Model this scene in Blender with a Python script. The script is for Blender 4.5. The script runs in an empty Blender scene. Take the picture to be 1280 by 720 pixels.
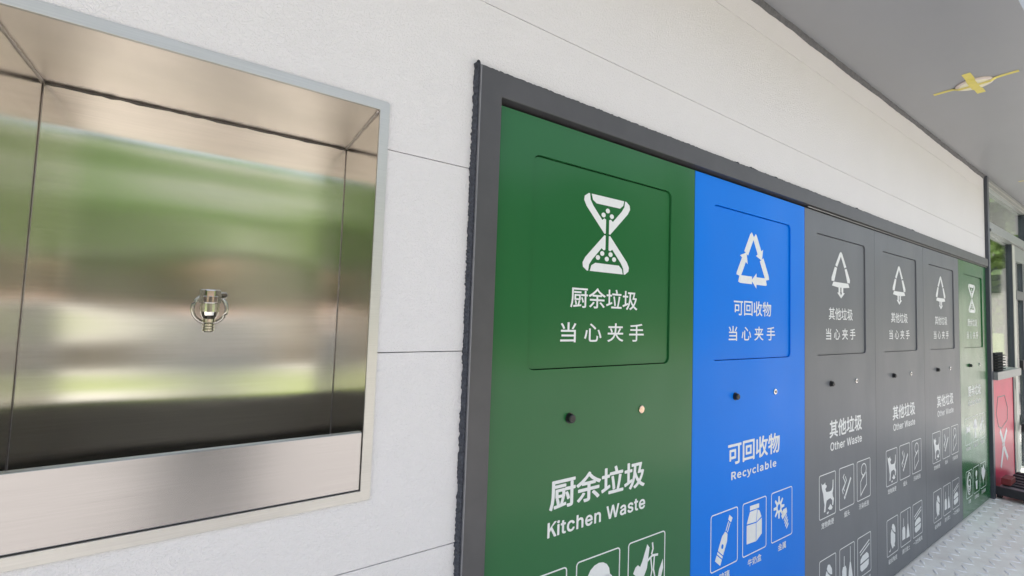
import bpy, bmesh, math, random
from math import radians, sin, cos, pi
from mathutils import Vector, Matrix
from mathutils.geometry import tessellate_polygon
random.seed(7)
S = bpy.context.scene
COL = S.collection

# ------------------------------------------------------------------ camera
cam_d = bpy.data.cameras.new('camera')
cam = bpy.data.objects.new('camera', cam_d); COL.objects.link(cam)
cam_d.sensor_fit = 'HORIZONTAL'; cam_d.sensor_width = 36.0
cam_d.lens = 560.0 * 36.0 / 1280.0
cam_d.clip_start = 0.02; cam_d.clip_end = 600
yaw, pit, rol = radians(33.48), radians(3.17), radians(2.01)
fw = Vector((cos(pit)*sin(yaw), cos(pit)*cos(yaw), sin(pit)))
r0 = fw.cross(Vector((0, 0, 1))).normalized(); u0 = r0.cross(fw)
rt = r0*cos(rol) + u0*sin(rol); up = -r0*sin(rol) + u0*cos(rol)
mw = Matrix((rt, up, -fw)).transposed().to_4x4(); mw.translation = Vector((-0.593, -0.988, 1.463))
cam.matrix_world = mw
S.camera = cam

# ------------------------------------------------------------------ world, sun, exposure
SUN_EL, SUN_AZ = radians(65), radians(-25)          # azimuth from +Y (behind the building) towards +X
w = bpy.data.worlds.new('World'); S.world = w; w.use_nodes = True
nt = w.node_tree; nt.nodes.clear()
sky = nt.nodes.new('ShaderNodeTexSky'); sky.sky_type = 'NISHITA'; sky.sun_disc = False
sky.sun_elevation = SUN_EL; sky.sun_rotation = SUN_AZ
sky.air_density = 1.0; sky.dust_density = 4.0; sky.ozone_density = 1.0
hs = nt.nodes.new('ShaderNodeHueSaturation'); hs.inputs['Saturation'].default_value = 0.48
hs.inputs['Value'].default_value = 1.15
bg = nt.nodes.new('ShaderNodeBackground'); bg.inputs['Strength'].default_value = 0.14
wo = nt.nodes.new('ShaderNodeOutputWorld')
nt.links.new(sky.outputs[0], hs.inputs['Color']); nt.links.new(hs.outputs[0], bg.inputs[0]); nt.links.new(bg.outputs[0], wo.inputs[0])
sl = bpy.data.lights.new('sun', 'SUN'); sl.energy = 4.3; sl.angle = radians(0.5); sl.color = (1.0, 0.96, 0.90)
so = bpy.data.objects.new('sun', sl); COL.objects.link(so)
sd = Vector((sin(SUN_AZ)*cos(SUN_EL), cos(SUN_AZ)*cos(SUN_EL), sin(SUN_EL)))
so.rotation_euler = sd.to_track_quat('Z', 'Y').to_euler(); so.location = sd*30
S.view_settings.view_transform = 'Standard'; S.view_settings.look = 'None'
S.view_settings.exposure = 1.28; S.view_settings.gamma = 1.0
S.render.engine = 'CYCLES'
S.cycles.max_bounces = 8; S.cycles.diffuse_bounces = 4; S.cycles.glossy_bounces = 8
S.cycles.transmission_bounces = 6; S.cycles.transparent_max_bounces = 8
S.cycles.use_denoising = True; S.cycles.sample_clamp_indirect = 6.0
S.cycles.caustics_reflective = True

# ------------------------------------------------------------------ materials
def mat(name, col, rough=0.5, metal=0.0, noise=0.0, nscale=8.0, bump=0.0, bscale=60.0, bdist=0.001,
        stretch=(1, 1, 1), coat=0.0, rvar=0.0, spec=0.5, detail=4.0, col2=None):
    m = bpy.data.materials.new(name); m.use_nodes = True
    n = m.node_tree.nodes; L = m.node_tree.links; b = n['Principled BSDF']
    b.inputs['Base Color'].default_value = (*col, 1); b.inputs['Roughness'].default_value = rough
    b.inputs['Metallic'].default_value = metal; b.inputs['Specular IOR Level'].default_value = spec
    if coat: b.inputs['Coat Weight'].default_value = coat; b.inputs['Coat Roughness'].default_value = 0.12
    tc = n.new('ShaderNodeTexCoord'); mp = n.new('ShaderNodeMapping'); mp.inputs['Scale'].default_value = stretch
    L.new(tc.outputs['Object'], mp.inputs['Vector'])
    if noise or col2:
        t = n.new('ShaderNodeTexNoise'); t.inputs['Scale'].default_value = nscale; t.inputs['Detail'].default_value = detail
        t.inputs['Roughness'].default_value = 0.6
        L.new(mp.outputs[0], t.inputs['Vector'])
        r = n.new('ShaderNodeValToRGB'); r.color_ramp.elements[0].position = 0.3; r.color_ramp.elements[1].position = 0.7
        a = col2 if col2 else tuple(max(0, c*(1-noise)) for c in col)
        c = col if col2 else tuple(min(1, c*(1+noise)) for c in col)
        r.color_ramp.elements[0].color = (*a, 1); r.color_ramp.elements[1].color = (*c, 1)
        L.new(t.outputs['Fac'], r.inputs[0]); L.new(r.outputs[0], b.inputs['Base Color'])
    if rvar:
        t = n.new('ShaderNodeTexNoise'); t.inputs['Scale'].default_value = nscale*0.7; t.inputs['Detail'].default_value = 6
        L.new(mp.outputs[0], t.inputs['Vector'])
        q = n.new('ShaderNodeMapRange'); q.inputs[1].default_value = 0.3; q.inputs[2].default_value = 0.7
        q.inputs[3].default_value = max(0.02, rough-rvar); q.inputs[4].default_value = rough+rvar
        L.new(t.outputs['Fac'], q.inputs[0]); L.new(q.outputs[0], b.inputs['Roughness'])
    if bump:
        t = n.new('ShaderNodeTexNoise'); t.inputs['Scale'].default_value = bscale; t.inputs['Detail'].default_value = 2
        L.new(mp.outputs[0], t.inputs['Vector'])
        k = n.new('ShaderNodeBump'); k.inputs['Strength'].default_value = bump; k.inputs['Distance'].default_value = bdist
        L.new(t.outputs['Fac'], k.inputs['Height']); L.new(k.outputs[0], b.inputs['Normal'])
    m['b'] = 1
    return m

def door_paint(name, col, rough, spec=0.32):
    m = mat(name, col, rough, noise=0.05, nscale=1.2, detail=1, bump=0.2, bscale=420, bdist=0.00010, spec=spec)
    n = m.node_tree.nodes; L = m.node_tree.links; b = n['Principled BSDF']; fine = b.inputs['Normal'].links[0].from_node
    tc = n.new('ShaderNodeTexCoord'); t = n.new('ShaderNodeTexNoise'); t.inputs['Scale'].default_value = 2.6; t.inputs['Detail'].default_value = 0.5
    L.new(tc.outputs['Object'], t.inputs['Vector'])
    k = n.new('ShaderNodeBump'); k.inputs['Strength'].default_value = 1; k.inputs['Distance'].default_value = 0.013    # slightly dished sheet
    L.new(t.outputs['Fac'], k.inputs['Height']); L.new(k.outputs[0], fine.inputs['Normal'])
    # handling marks and dust towards the gloss only
    t2 = n.new('ShaderNodeTexNoise'); t2.inputs['Scale'].default_value = 7; t2.inputs['Detail'].default_value = 7; t2.inputs['Roughness'].default_value = 0.7
    mp = n.new('ShaderNodeMapping'); mp.inputs['Scale'].default_value = (1.6, 1, 0.5); L.new(tc.outputs['Object'], mp.inputs[0]); L.new(mp.outputs[0], t2.inputs['Vector'])
    q = n.new('ShaderNodeMapRange'); q.inputs[1].default_value = 0.15; q.inputs[2].default_value = 0.85
    q.inputs[3].default_value = rough-0.05; q.inputs[4].default_value = rough+0.048
    L.new(t2.outputs['Fac'], q.inputs[0]); L.new(q.outputs[0], b.inputs['Roughness'])
    return m

def steel(name, col, rough, wave=0.0, wscale=3.0, stretch=(0.35, 1, 1), streak=(1, 1, 90), aniso=0.0):
    """brushed stainless sheet: fine grain along x, large slow waves from the bent sheet"""
    m = bpy.data.materials.new(name); m.use_nodes = True
    n = m.node_tree.nodes; L = m.node_tree.links; b = n['Principled BSDF']
    b.inputs['Metallic'].default_value = 1.0
    tc = n.new('ShaderNodeTexCoord')
    mp = n.new('ShaderNodeMapping'); mp.inputs['Scale'].default_value = streak; L.new(tc.outputs['Object'], mp.inputs[0])
    g = n.new('ShaderNodeTexNoise'); g.inputs['Scale'].default_value = 6; g.inputs['Detail'].default_value = 5; L.new(mp.outputs[0], g.inputs['Vector'])
    sm = n.new('ShaderNodeTexNoise'); sm.inputs['Scale'].default_value = 5; sm.inputs['Detail'].default_value = 6; L.new(tc.outputs['Object'], sm.inputs['Vector'])
    q = n.new('ShaderNodeMapRange'); q.inputs[3].default_value = rough*0.82; q.inputs[4].default_value = rough*1.25
    L.new(sm.outputs['Fac'], q.inputs[0]); L.new(q.outputs[0], b.inputs['Roughness'])
    mx = n.new('ShaderNodeMapRange'); mx.inputs[1].default_value = 0.3; mx.inputs[2].default_value = 0.7
    mx.inputs[3].default_value = 0.94; mx.inputs[4].default_value = 1.05
    L.new(g.outputs['Fac'], mx.inputs[0])
    vm = n.new('ShaderNodeVectorMath'); vm.operation = 'SCALE'; vm.inputs[0].default_value = col
    L.new(mx.outputs[0], vm.inputs['Scale']); L.new(vm.outputs[0], b.inputs['Base Color'])
    if aniso:
        b.inputs['Anisotropic'].default_value = aniso
        tg = n.new('ShaderNodeCombineXYZ'); tg.inputs[0].default_value = 1.0
        L.new(tg.outputs[0], b.inputs['Tangent'])
    if wave:
        mp2 = n.new('ShaderNodeMapping'); mp2.inputs['Scale'].default_value = stretch; L.new(tc.outputs['Object'], mp2.inputs[0])
        t = n.new('ShaderNodeTexNoise'); t.inputs['Scale'].default_value = wscale; t.inputs['Detail'].default_value = 1.0
        t.inputs['Roughness'].default_value = 0.3
        L.new(mp2.outputs[0], t.inputs['Vector'])
        k = n.new('ShaderNodeBump'); k.inputs['Strength'].default_value = 1.0; k.inputs['Distance'].default_value = wave
        L.new(t.outputs['Fac'], k.inputs['Height']); L.new(k.outputs[0], b.inputs['Normal'])
    return m

def glass(name, tint, refl=0.12):
    m = bpy.data.materials.new(name); m.use_nodes = True
    n = m.node_tree.nodes; L = m.node_tree.links; n.clear()
    tr = n.new('ShaderNodeBsdfTransparent'); tr.inputs[0].default_value = (*tint, 1)
    gl = n.new('ShaderNodeBsdfGlossy'); gl.inputs['Roughness'].default_value = 0.03
    fr = n.new('ShaderNodeFresnel'); fr.inputs['IOR'].default_value = 1.5
    mr = n.new('ShaderNodeMath'); mr.operation = 'MULTIPLY'; mr.inputs[1].default_value = 0.75
    mx = n.new('ShaderNodeMixShader'); o = n.new('ShaderNodeOutputMaterial')
    L.new(fr.outputs[0], mr.inputs[0]); L.new(mr.outputs[0], mx.inputs[0]); L.new(tr.outputs[0], mx.inputs[1]); L.new(gl.outputs[0], mx.inputs[2])
    L.new(mx.outputs[0], o.inputs[0])
    return m

def cladding():
    m = mat('white_cladding', (0.735, 0.715, 0.725), 0.42, noise=0.015, nscale=2.5)
    n = m.node_tree.nodes; L = m.node_tree.links; b = n['Principled BSDF']
    tc = n.new('ShaderNodeTexCoord')
    a = n.new('ShaderNodeTexNoise'); a.inputs['Scale'].default_value = 150; a.inputs['Detail'].default_value = 1.5
    a.inputs['Distortion'].default_value = 1.2
    v = n.new('ShaderNodeTexVoronoi'); v.inputs['Scale'].default_value = 110; v.feature = 'SMOOTH_F1'
    L.new(tc.outputs['Object'], a.inputs['Vector']); L.new(tc.outputs['Object'], v.inputs['Vector'])
    r = n.new('ShaderNodeMapRange'); r.inputs[1].default_value = 0.42; r.inputs[2].default_value = 0.62
    L.new(a.outputs['Fac'], r.inputs[0])
    ad = n.new('ShaderNodeMath'); ad.operation = 'MULTIPLY_ADD'; ad.inputs[1].default_value = 0.5
    L.new(v.outputs['Distance'], ad.inputs[0]); L.new(r.outputs[0], ad.inputs[2])
    k = n.new('ShaderNodeBump'); k.inputs['Strength'].default_value = 0.6; k.inputs['Distance'].default_value = 0.0012
    L.new(ad.outputs[0], k.inputs['Height']); L.new(k.outputs[0], b.inputs['Normal'])
    return m

M = {
 'clad': cladding(),
 'joint': mat('joint_backing', (0.10, 0.095, 0.09), 0.8, noise=0.2, nscale=20),
 'ceiling': mat('ceiling_panel', (0.262, 0.268, 0.280), 0.38, noise=0.03, nscale=1.5, bump=0.15, bscale=3, bdist=0.004),
 'trim': mat('ceiling_seal', (0.10, 0.10, 0.105), 0.8, noise=0.3, nscale=60, bump=0.6, bscale=150),
 'frame': mat('powder_coated_frame', (0.072, 0.070, 0.074), 0.42, noise=0.10, nscale=9, bump=0.2, bscale=300, bdist=0.0003),
 'frame_edge': mat('pale_frame_edge', (0.22, 0.22, 0.235), 0.35, noise=0.15, nscale=30),
 'foam': mat('dark_sealant', (0.045, 0.05, 0.065), 0.75, noise=0.45, nscale=140, bump=0.9, bscale=220, bdist=0.002),
 'alu': mat('aluminium_track', (0.5, 0.49, 0.47), 0.35, metal=0.8, noise=0.08, nscale=20),
 'track': mat('dull_track', (0.30, 0.295, 0.28), 0.6, noise=0.1, nscale=20),
 'steel_in': steel('steel_inner_sheet', (0.72, 0.69, 0.65), 0.5),
 'green': door_paint('green_paint', (0.021, 0.128, 0.040), 0.212),
 'blue': door_paint('blue_paint', (0.001, 0.185, 0.76), 0.345, 0.12),
 'grey': door_paint('grey_paint', (0.140, 0.147, 0.161), 0.40, 0.24),
 'gap': mat('dark_inside', (0.01, 0.012, 0.012), 0.9),
 'print': mat('white_print', (0.76, 0.77, 0.77), 0.45, noise=0.03, nscale=60),
 'black': mat('black_plastic', (0.012, 0.012, 0.013), 0.35, noise=0.2, nscale=60),
 'brass': mat('lock_metal', (0.62, 0.47, 0.36), 0.22, metal=1.0, noise=0.1, nscale=90),
 'chrome': mat('chrome', (0.66, 0.65, 0.62), 0.12, metal=1.0, rvar=0.04, nscale=40),
 'keyslot': mat('key_slot', (0.03, 0.028, 0.025), 0.6),
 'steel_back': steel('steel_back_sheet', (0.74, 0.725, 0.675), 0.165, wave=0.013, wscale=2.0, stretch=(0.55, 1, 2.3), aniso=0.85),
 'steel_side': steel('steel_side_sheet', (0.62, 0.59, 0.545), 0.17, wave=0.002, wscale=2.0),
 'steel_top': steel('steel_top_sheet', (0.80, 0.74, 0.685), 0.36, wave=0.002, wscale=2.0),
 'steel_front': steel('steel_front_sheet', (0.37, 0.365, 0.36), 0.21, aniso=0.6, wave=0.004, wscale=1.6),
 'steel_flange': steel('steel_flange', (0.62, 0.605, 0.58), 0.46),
 'caulk': mat('grey_caulk', (0.10, 0.09, 0.08), 0.6, noise=0.3, nscale=50),
 'weld': mat('pale_weld_bead', (0.42, 0.38, 0.36), 0.4, metal=0.6, noise=0.2, nscale=60),
 'floor': mat('aluminium_floor', (0.94, 0.89, 0.815), 0.42, metal=0.1, noise=0.14, nscale=5, rvar=0.08, detail=8),
 'tread': mat('tread_metal', (0.88, 0.88, 0.87), 0.3, metal=0.1, noise=0.1, nscale=20),
 'tape': mat('yellow_masking_tape', (0.66, 0.57, 0.14), 0.6, noise=0.08, nscale=40),
 'lamp_rim': mat('lamp_rim', (0.60, 0.52, 0.47), 0.4, noise=0.05, nscale=20),
 'lamp_lens': mat('lamp_lens', (0.72, 0.68, 0.50), 0.4),
 'win_alu': mat('window_aluminium', (0.22, 0.235, 0.225), 0.35, noise=0.06, nscale=8),
 'win_dark': mat('dark_window_frame', (0.035, 0.043, 0.055), 0.35, noise=0.1, nscale=10),
 'post_blue': mat('slate_post', (0.060, 0.068, 0.085), 0.4, noise=0.1, nscale=12),
 'cream': mat('cream_frame', (0.50, 0.50, 0.44), 0.4, noise=0.04, nscale=8),
 'glass': glass('window_glass', (0.88, 0.93, 0.90)),
 'red': mat('red_bin_panel', (0.60, 0.025, 0.085), 0.35, spec=0.2, noise=0.08, nscale=4),
 'red_dark': mat('dark_red_plastic', (0.18, 0.02, 0.02), 0.5, noise=0.1, nscale=10),
 'rubber': mat('black_rubber', (0.018, 0.017, 0.022), 0.55, noise=0.2, nscale=30),
 'stepmetal': mat('step_metal', (0.24, 0.22, 0.23), 0.4, metal=0.3, noise=0.1, nscale=12),
 'paving': mat('beige_paving', (0.37, 0.347, 0.335), 0.8, noise=0.12, nscale=3, detail=8),
 'asphalt': mat('pale_path', (0.33, 0.30, 0.28), 0.85, noise=0.1, nscale=2),
 'terracotta': mat('red_track', (0.42, 0.20, 0.15), 0.85, noise=0.1, nscale=2),
 'lawn': mat('lawn', (0.15, 0.185, 0.045), 0.9, noise=0.3, nscale=3, detail=8),
 'leaf': mat('leaves', (0.10, 0.195, 0.026), 0.6, noise=0.45, nscale=0.9),
 'leaf_pale': mat('pale_leaves', (0.14, 0.21, 0.055), 0.6, noise=0.4, nscale=0.9),
 'bark': mat('bark', (0.09, 0.07, 0.05), 0.9, noise=0.3, nscale=6),
 'render': mat('pale_render', (0.62, 0.60, 0.56), 0.8, noise=0.04, nscale=1),
 'tan': mat('tan_render', (0.29, 0.29, 0.225), 0.8, noise=0.05, nscale=1), 'brick': mat('red_plinth', (0.27, 0.20, 0.15), 0.8, noise=0.1, nscale=1),
 'roof': mat('roof_sheet', (0.30, 0.22, 0.19), 0.7, noise=0.08, nscale=2),
 'pane_dark': mat('dark_pane', (0.05, 0.06, 0.065), 0.15),
}

# ------------------------------------------------------------------ mesh helpers
def link(name, me, m, parent=None, loc=(0, 0, 0)):
    o = bpy.data.objects.new(name, me); COL.objects.link(o)
    if m is not None and not me.materials: me.materials.append(m)
    if parent is not None: o.parent = parent
    o.location = loc
    return o
def tag(o, label=None, cat=None, group=None, kind=None):
    if label: o['label'] = label
    if cat: o['category'] = cat
    if group: o['group'] = group
    if kind: o['kind'] = kind
    return o
def empty(name, loc, label, cat, group=None):
    o = bpy.data.objects.new(name, None); COL.objects.link(o); o.location = loc; o.empty_display_size = 0.1
    return tag(o, label, cat, group)
def area(p): return 0.5*sum(p[i][0]*p[(i+1) % len(p)][1]-p[(i+1) % len(p)][0]*p[i][1] for i in range(len(p)))

class MB:
    def __init__(s): s.v = []; s.f = []; s.sm = False
    def box(s, x0, x1, y0, y1, z0, z1):
        b = len(s.v)
        s.v += [(x, y, z) for x in (x0, x1) for y in (y0, y1) for z in (z0, z1)]
        for f in ((0, 1, 3, 2), (4, 6, 7, 5), (0, 4, 5, 1), (2, 3, 7, 6), (0, 2, 6, 4), (1, 5, 7, 3)): s.f.append([b+i for i in f])
        return s
    def quad(s, a, b, c, d):
        k = len(s.v); s.v += [a, b, c, d]; s.f.append([k, k+1, k+2, k+3]); return s
    def plate(s, outline, holes=(), y0=0.0, y1=0.01, back=False, sides=True):
        """polygon with holes in the x-z plane, front face at y0 (towards -y), walls back to y1"""
        loops = [list(outline)] + [list(h) for h in holes]
        if area(loops[0]) < 0: loops[0].reverse()
        for i in range(1, len(loops)):
            if area(loops[i]) > 0: loops[i].reverse()
        tris = tessellate_polygon([[Vector((x, z, 0)) for x, z in l] for l in loops])
        pts = [p for l in loops for p in l]; b = len(s.v)
        s.v += [(x, y0, z) for x, z in pts]
        for t in tris:
            a, c, d = [pts[i] for i in t]
            ar = (c[0]-a[0])*(d[1]-a[1])-(d[0]-a[0])*(c[1]-a[1])
            if abs(ar) < 1e-14: continue
            t = list(t) if ar > 0 else [t[0], t[2], t[1]]
            s.f.append([b+i for i in t])
            if back: s.f.append([b+len(pts)+i for i in reversed(t)])
        if sides:
            s.v += [(x, y1, z) for x, z in pts]; q = b
            for l in loops:
                n = len(l)
                for i in range(n):
                    j = (i+1) % n; s.f.append([q+i, q+i+len(pts), q+j+len(pts), q+j])
                q += n
        return s
    def tube(s, path, rad, seg=8, cap=True):
        rings = []
        for i, p in enumerate(path):
            p = Vector(p); a = Vector(path[max(i-1, 0)]); c = Vector(path[min(i+1, len(path)-1)])
            d = (c-a).normalized(); ref = Vector((0, 0, 1)) if abs(d.z) < 0.9 else Vector((1, 0, 0))
            e = d.cross(ref).normalized(); g = d.cross(e)
            r = rad[i] if hasattr(rad, '__len__') else rad
            rings.append(len(s.v))
            for k in range(seg):
                t = 2*pi*k/seg; s.v.append(tuple(p+e*r*cos(t)+g*r*sin(t)))
        for i in range(len(rings)-1):
            for k in range(seg):
                k2 = (k+1) % seg; s.f.append([rings[i]+k, rings[i]+k2, rings[i+1]+k2, rings[i+1]+k])
        if cap:
            s.f.append([rings[0]+k for k in reversed(range(seg))]); s.f.append([rings[-1]+k for k in range(seg)])
        return s
    def mesh(s, name, smooth=False, bevel=0.0):
        me = bpy.data.meshes.new(name); me.from_pydata(s.v, [], s.f)
        bm = bmesh.new(); bm.from_mesh(me)
        bmesh.ops.recalc_face_normals(bm, faces=bm.faces)
        if bevel:
            ed = [e for e in bm.edges if len(e.link_faces) == 2 and e.calc_face_angle(0) > 0.6]
            bmesh.ops.bevel(bm, geom=ed, offset=bevel, segments=2, affect='EDGES', profile=0.6)
        bm.to_mesh(me); bm.free()
        if smooth:
            for p in me.polygons: p.use_smooth = True
        return me
    def flatmesh(s, name):
        me = bpy.data.meshes.new(name); me.from_pydata(s.v, [], s.f); return me
    def obj(s, name, m, parent=None, smooth=False, bevel=0.0, loc=(0, 0, 0)):
        return link(name, s.mesh(name, smooth, bevel), m, parent, loc)

def rrect(x0, x1, z0, z1, r, n=5):
    p = []
    for cx, cz, a in ((x1-r, z0+r, -90), (x1-r, z1-r, 0), (x0+r, z1-r, 90), (x0+r, z0+r, 180)):
        for i in range(n+1):
            t = radians(a+90*i/n); p.append((cx+r*cos(t), cz+r*sin(t)))
    return p
def circ(cx, cz, r, n=14, rz=None):
    rz = rz or r
    return [(cx+r*cos(2*pi*i/n), cz+rz*sin(2*pi*i/n)) for i in range(n)]
def stroke(pts, wd, closed=False):
    """outline polygon of a polyline with width wd"""
    L, R = [], []; n = len(pts); h = wd/2
    for i in range(n):
        a = Vector(pts[i-1] if i else pts[i]); c = Vector(pts[i+1] if i < n-1 else pts[i]); p = Vector(pts[i])
        d1 = (p-a).normalized() if i else None; d2 = (c-p).normalized() if i < n-1 else None
        d = ((d1 or d2)+(d2 or d1)).normalized(); k = 1.0
        if d1 and d2: k = 1/max(0.5, d.dot(d1))
        nn = Vector((-d.y, d.x))*h*k
        L.append(tuple(p+nn)); R.append(tuple(p-nn))
    return L+R[::-1]

# ------------------------------------------------------------------ lettering (font outlines turned into flat print)
_tc = {}
try:
    LATIN = bpy.data.fonts.load(bpy.utils.system_resource('DATAFILES', path='fonts') + '/Inter.woff2')
    HAN = bpy.data.fonts.load(bpy.utils.system_resource('DATAFILES', path='fonts') + '/Noto Sans CJK Regular.woff2')
except Exception:
    LATIN = None; HAN = None
def text_mesh(body, width, height, bold=0.0, space=1.0):
    key = (body, width, height)
    if key in _tc: return _tc[key]
    c = bpy.data.curves.new('lettering', 'FONT'); c.body = body; c.resolution_u = 3
    if LATIN and body.isascii(): c.font = HAN if (HAN and body[0] == 'R') else LATIN; c.space_character = space
    kay = body.startswith('K') and LATIN is not None
    if kay: c.body = body[1:]
    o = bpy.data.objects.new('lettering', c); COL.objects.link(o)
    dg = bpy.context.evaluated_depsgraph_get(); dg.update()
    me = bpy.data.meshes.new_from_object(o.evaluated_get(dg)); me.name = 'lettering'
    bpy.data.objects.remove(o); bpy.data.curves.remove(c)
    xs = [v.co.x for v in me.vertices]; ys = [v.co.y for v in me.vertices]
    x0, x1, y0, y1 = min(xs), max(xs), min(ys), max(ys)
    for v in me.vertices:
        v.co = ((v.co.x-(x0+x1)/2)/(x1-x0)*width, 0, (v.co.y-(y0+y1)/2)/(y1-y0)*height)
    if kay:       # the initial K is drawn as its own outline, as wide as in the rest of the face
        kw = 0.0295; f_ = (width-kw-0.0045)/width
        for v in me.vertices: v.co.x = v.co.x*f_+width*(1-f_)/2
        km = MB(); a_ = width/2; zt, zb, wd = height/2, -height/2, 0.0050
        for pl in ([(-a_, zb), (-a_+wd, zb), (-a_+wd, zt), (-a_, zt)], [(-a_+wd*0.9, -0.0065), (-a_+kw-0.0065, zt), (-a_+kw-0.0005, zt), (-a_+wd*0.9, 0.0005)],
                   [(-a_+0.0108, 0.0025), (-a_+kw-0.0062, zb), (-a_+kw, zb), (-a_+0.0140, 0.0062)]): km.plate(pl, (), 0, 0, sides=False)
        V0 = [tuple(v.co) for v in me.vertices]; F0 = [tuple(p.vertices) for p in me.polygons]; nb = len(V0)
        me = bpy.data.meshes.new('lettering'); me.from_pydata(V0+km.v, [], F0+[[nb+q for q in f] for f in km.f])
    if bold:      # heavier weight: the same outlines laid over each other, spread by half the extra stroke width
        V = [tuple(v.co) for v in me.vertices]; F = [tuple(p.vertices) for p in me.polygons]; mb = MB(); r = bold*height
        for i, (dx, dz) in enumerate([(-1, 0), (1, 0), (0, -0.8), (0, 0.8), (-0.7, -0.6), (0.7, 0.6), (-0.7, 0.6), (0.7, -0.6)]):
            b = len(mb.v); mb.v += [(x+dx*r, -0.000012*i, z+dz*r) for x, y, z in V]; mb.f += [tuple(b+q for q in p) for p in F]
        me = mb.flatmesh('lettering')
    me.materials.clear(); me.materials.append(M['print'])
    _tc[key] = me
    return me

# ================================================================== SETTING
# ground far around, then the terrain strips one above the other by 4 mm
def sheet(name, x0, x1, y0, y1, z, m):
    return tag(MB().quad((x0, y0, z), (x1, y0, z), (x1, y1, z), (x0, y1, z)).obj(name, m), kind='structure')
sheet('ground', -300, 300, -300, 300, -0.112, M['lawn'])
sheet('paving', -40, 40, -9.5, 9, -0.106, M['paving'])
sheet('path', -60, 60, -27, -17, -0.106, M['paving'])
sheet('flower_strip', -26, 26, -29.4, -28.6, -0.100, M['terracotta'])

# raised station floor: aluminium tread plate with real lozenge bars
fl = tag(MB().box(-3.2, 9.0, -1.9, 2.6, -0.10, 0.0).obj('floor', M['floor']), kind='structure')
tb = MB(); px = 0.078
for i in range(int(11.0/px)):
    for j in range(int(1.9/px)):
        cx, cy = -2.2+i*px, -0.03-j*px
        a = radians(28 if (i+j) % 2 else -62)
        if cx > 5.15 and cy > -0.7: continue
        ca, sa = cos(a), sin(a); l, h = 0.0330, 0.0085
        base = []
        for t in range(6):
            q = [(-1, 0), (-0.45, -1), (0.45, -1), (1, 0), (0.45, 1), (-0.45, 1)][t]
            base.append((q[0]*l, q[1]*h))
        b = len(tb.v)
        for x, y in base: tb.v.append((cx+x*ca-y*sa, cy+x*sa+y*ca, 0.0004))
        for x, y in base: tb.v.append((cx+(x*ca-y*sa)*0.62, cy+(x*sa+y*ca)*0.62, 0.0036))
        for t in range(6):
            u = (t+1) % 6; tb.f.append([b+t, b+u, b+6+u, b+6+t])
        tb.f.append([b+6+t for t in range(6)])
tr_me = bpy.data.meshes.new('tread_bars'); tr_me.from_pydata(tb.v, [], tb.f)
tag(link('tread_bars', tr_me, M['tread'], fl), kind='stuff')

# ceiling sheet and roof above
ce = MB().box(-3.2, 5.20, -0.63, 2.62, 2.846, 2.99).box(5.20, 9.0, -0.63, 0.06, 2.846, 2.99).obj('ceiling', M['ceiling']); tag(ce, kind='structure')
# rear and side walls of the cabin closing it off from the daylight behind
sw = MB(); sw.box(-3.2, -3.1, 0.05, 2.5, 0.0, 2.84).box(-3.2, 5.20, 2.5, 2.6, 0.0, 2.84).box(5.14, 5.20, 0.06, 2.497, 0.0, 2.84)
tag(sw.obj('rear_walls', M['render']), kind='structure')

# ------------------------------------------------------------------ white cladding wall: horizontal boards with open joints
BX0, BX1, BZ0, BZ1 = -0.914, -0.311, 1.073, 1.905      # basin recess
wall = empty('cladding_wall', (1.0, 0.0, 0.0), 'off-white embossed panel wall with thin level joints above the bin doors', 'wall')
wall_loc = Vector((1.0, 0, 0))
seams = [0.0, 0.455, 0.908, 1.365, 1.821, 2.266, 2.708, 2.842]
XL, XR = -3.1, 5.111
for i in range(len(seams)-1):
    z0, z1 = seams[i]+0.0010, seams[i+1]-0.0010
    segs = []
    FX, FZ = -0.072, 2.084                              # hidden under the dark surround
    hx0, hx1, hz0, hz1 = BX0-0.006, BX1+0.006, BZ0-0.006, BZ1+0.006
    mb = MB()
    def cellgrid(xa, xb, za, zb, hole=None):
        if hole is None: mb.plate([(xa, za), (xb, za), (xb, zb), (xa, zb)], (), 0.0, 0.03)
        else: mb.plate(hole, (), 0.0, 0.03)
    right = XR if z0 >= 2.0 else (XR if z1 > FZ else FX)
    out = None
    if z1 <= FZ: xb = FX
    else: xb = XR
    # outline as one polygon, notched where the surround or the basin cut into the board
    poly = [(XL, z0)]
    cut = (min(z1, hz1) > max(z0, hz0))
    if cut and hz0 > z0:      # basin bites from above (lower board)
        poly += [(xb, z0), (xb, z1), (hx1, z1), (hx1, hz0), (hx0, hz0), (hx0, z1), (XL, z1)]
        mb.plate(poly, (), 0.0, 0.03)
    elif cut and hz1 < z1:    # bites from below
        if xb == XR:
            poly += [(hx0, z0), (hx0, hz1), (hx1, hz1), (hx1, z0), (FX, z0), (FX, FZ), (XR, FZ), (XR, z1), (XL, z1)]
        else:
            poly += [(hx0, z0), (hx0, hz1), (hx1, hz1), (hx1, z0), (xb, z0), (xb, z1), (XL, z1)]
        mb.plate(poly, (), 0.0, 0.03)
    elif cut:
        mb.plate([(XL, z0), (hx0, z0), (hx0, z1), (XL, z1)], (), 0.0, 0.03)
        mb.plate([(hx1, z0), (xb, z0), (xb, z1), (hx1, z1)], (), 0.0, 0.03)
    elif xb == XR and z0 < FZ:
        mb.plate(poly+[(FX, z0), (FX, FZ), (XR, FZ), (XR, z1), (XL, z1)], (), 0.0, 0.03)
    else:
        mb.plate(poly+[(xb, z0), (xb, z1), (XL, z1)], (), 0.0, 0.03)
    mb.v = [(x-wall_loc.x, y, z) for x, y, z in mb.v]
    me = mb.mesh('wall_panel', bevel=0.0006)
    link('wall_panel', me, M['clad'], wall)
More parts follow.
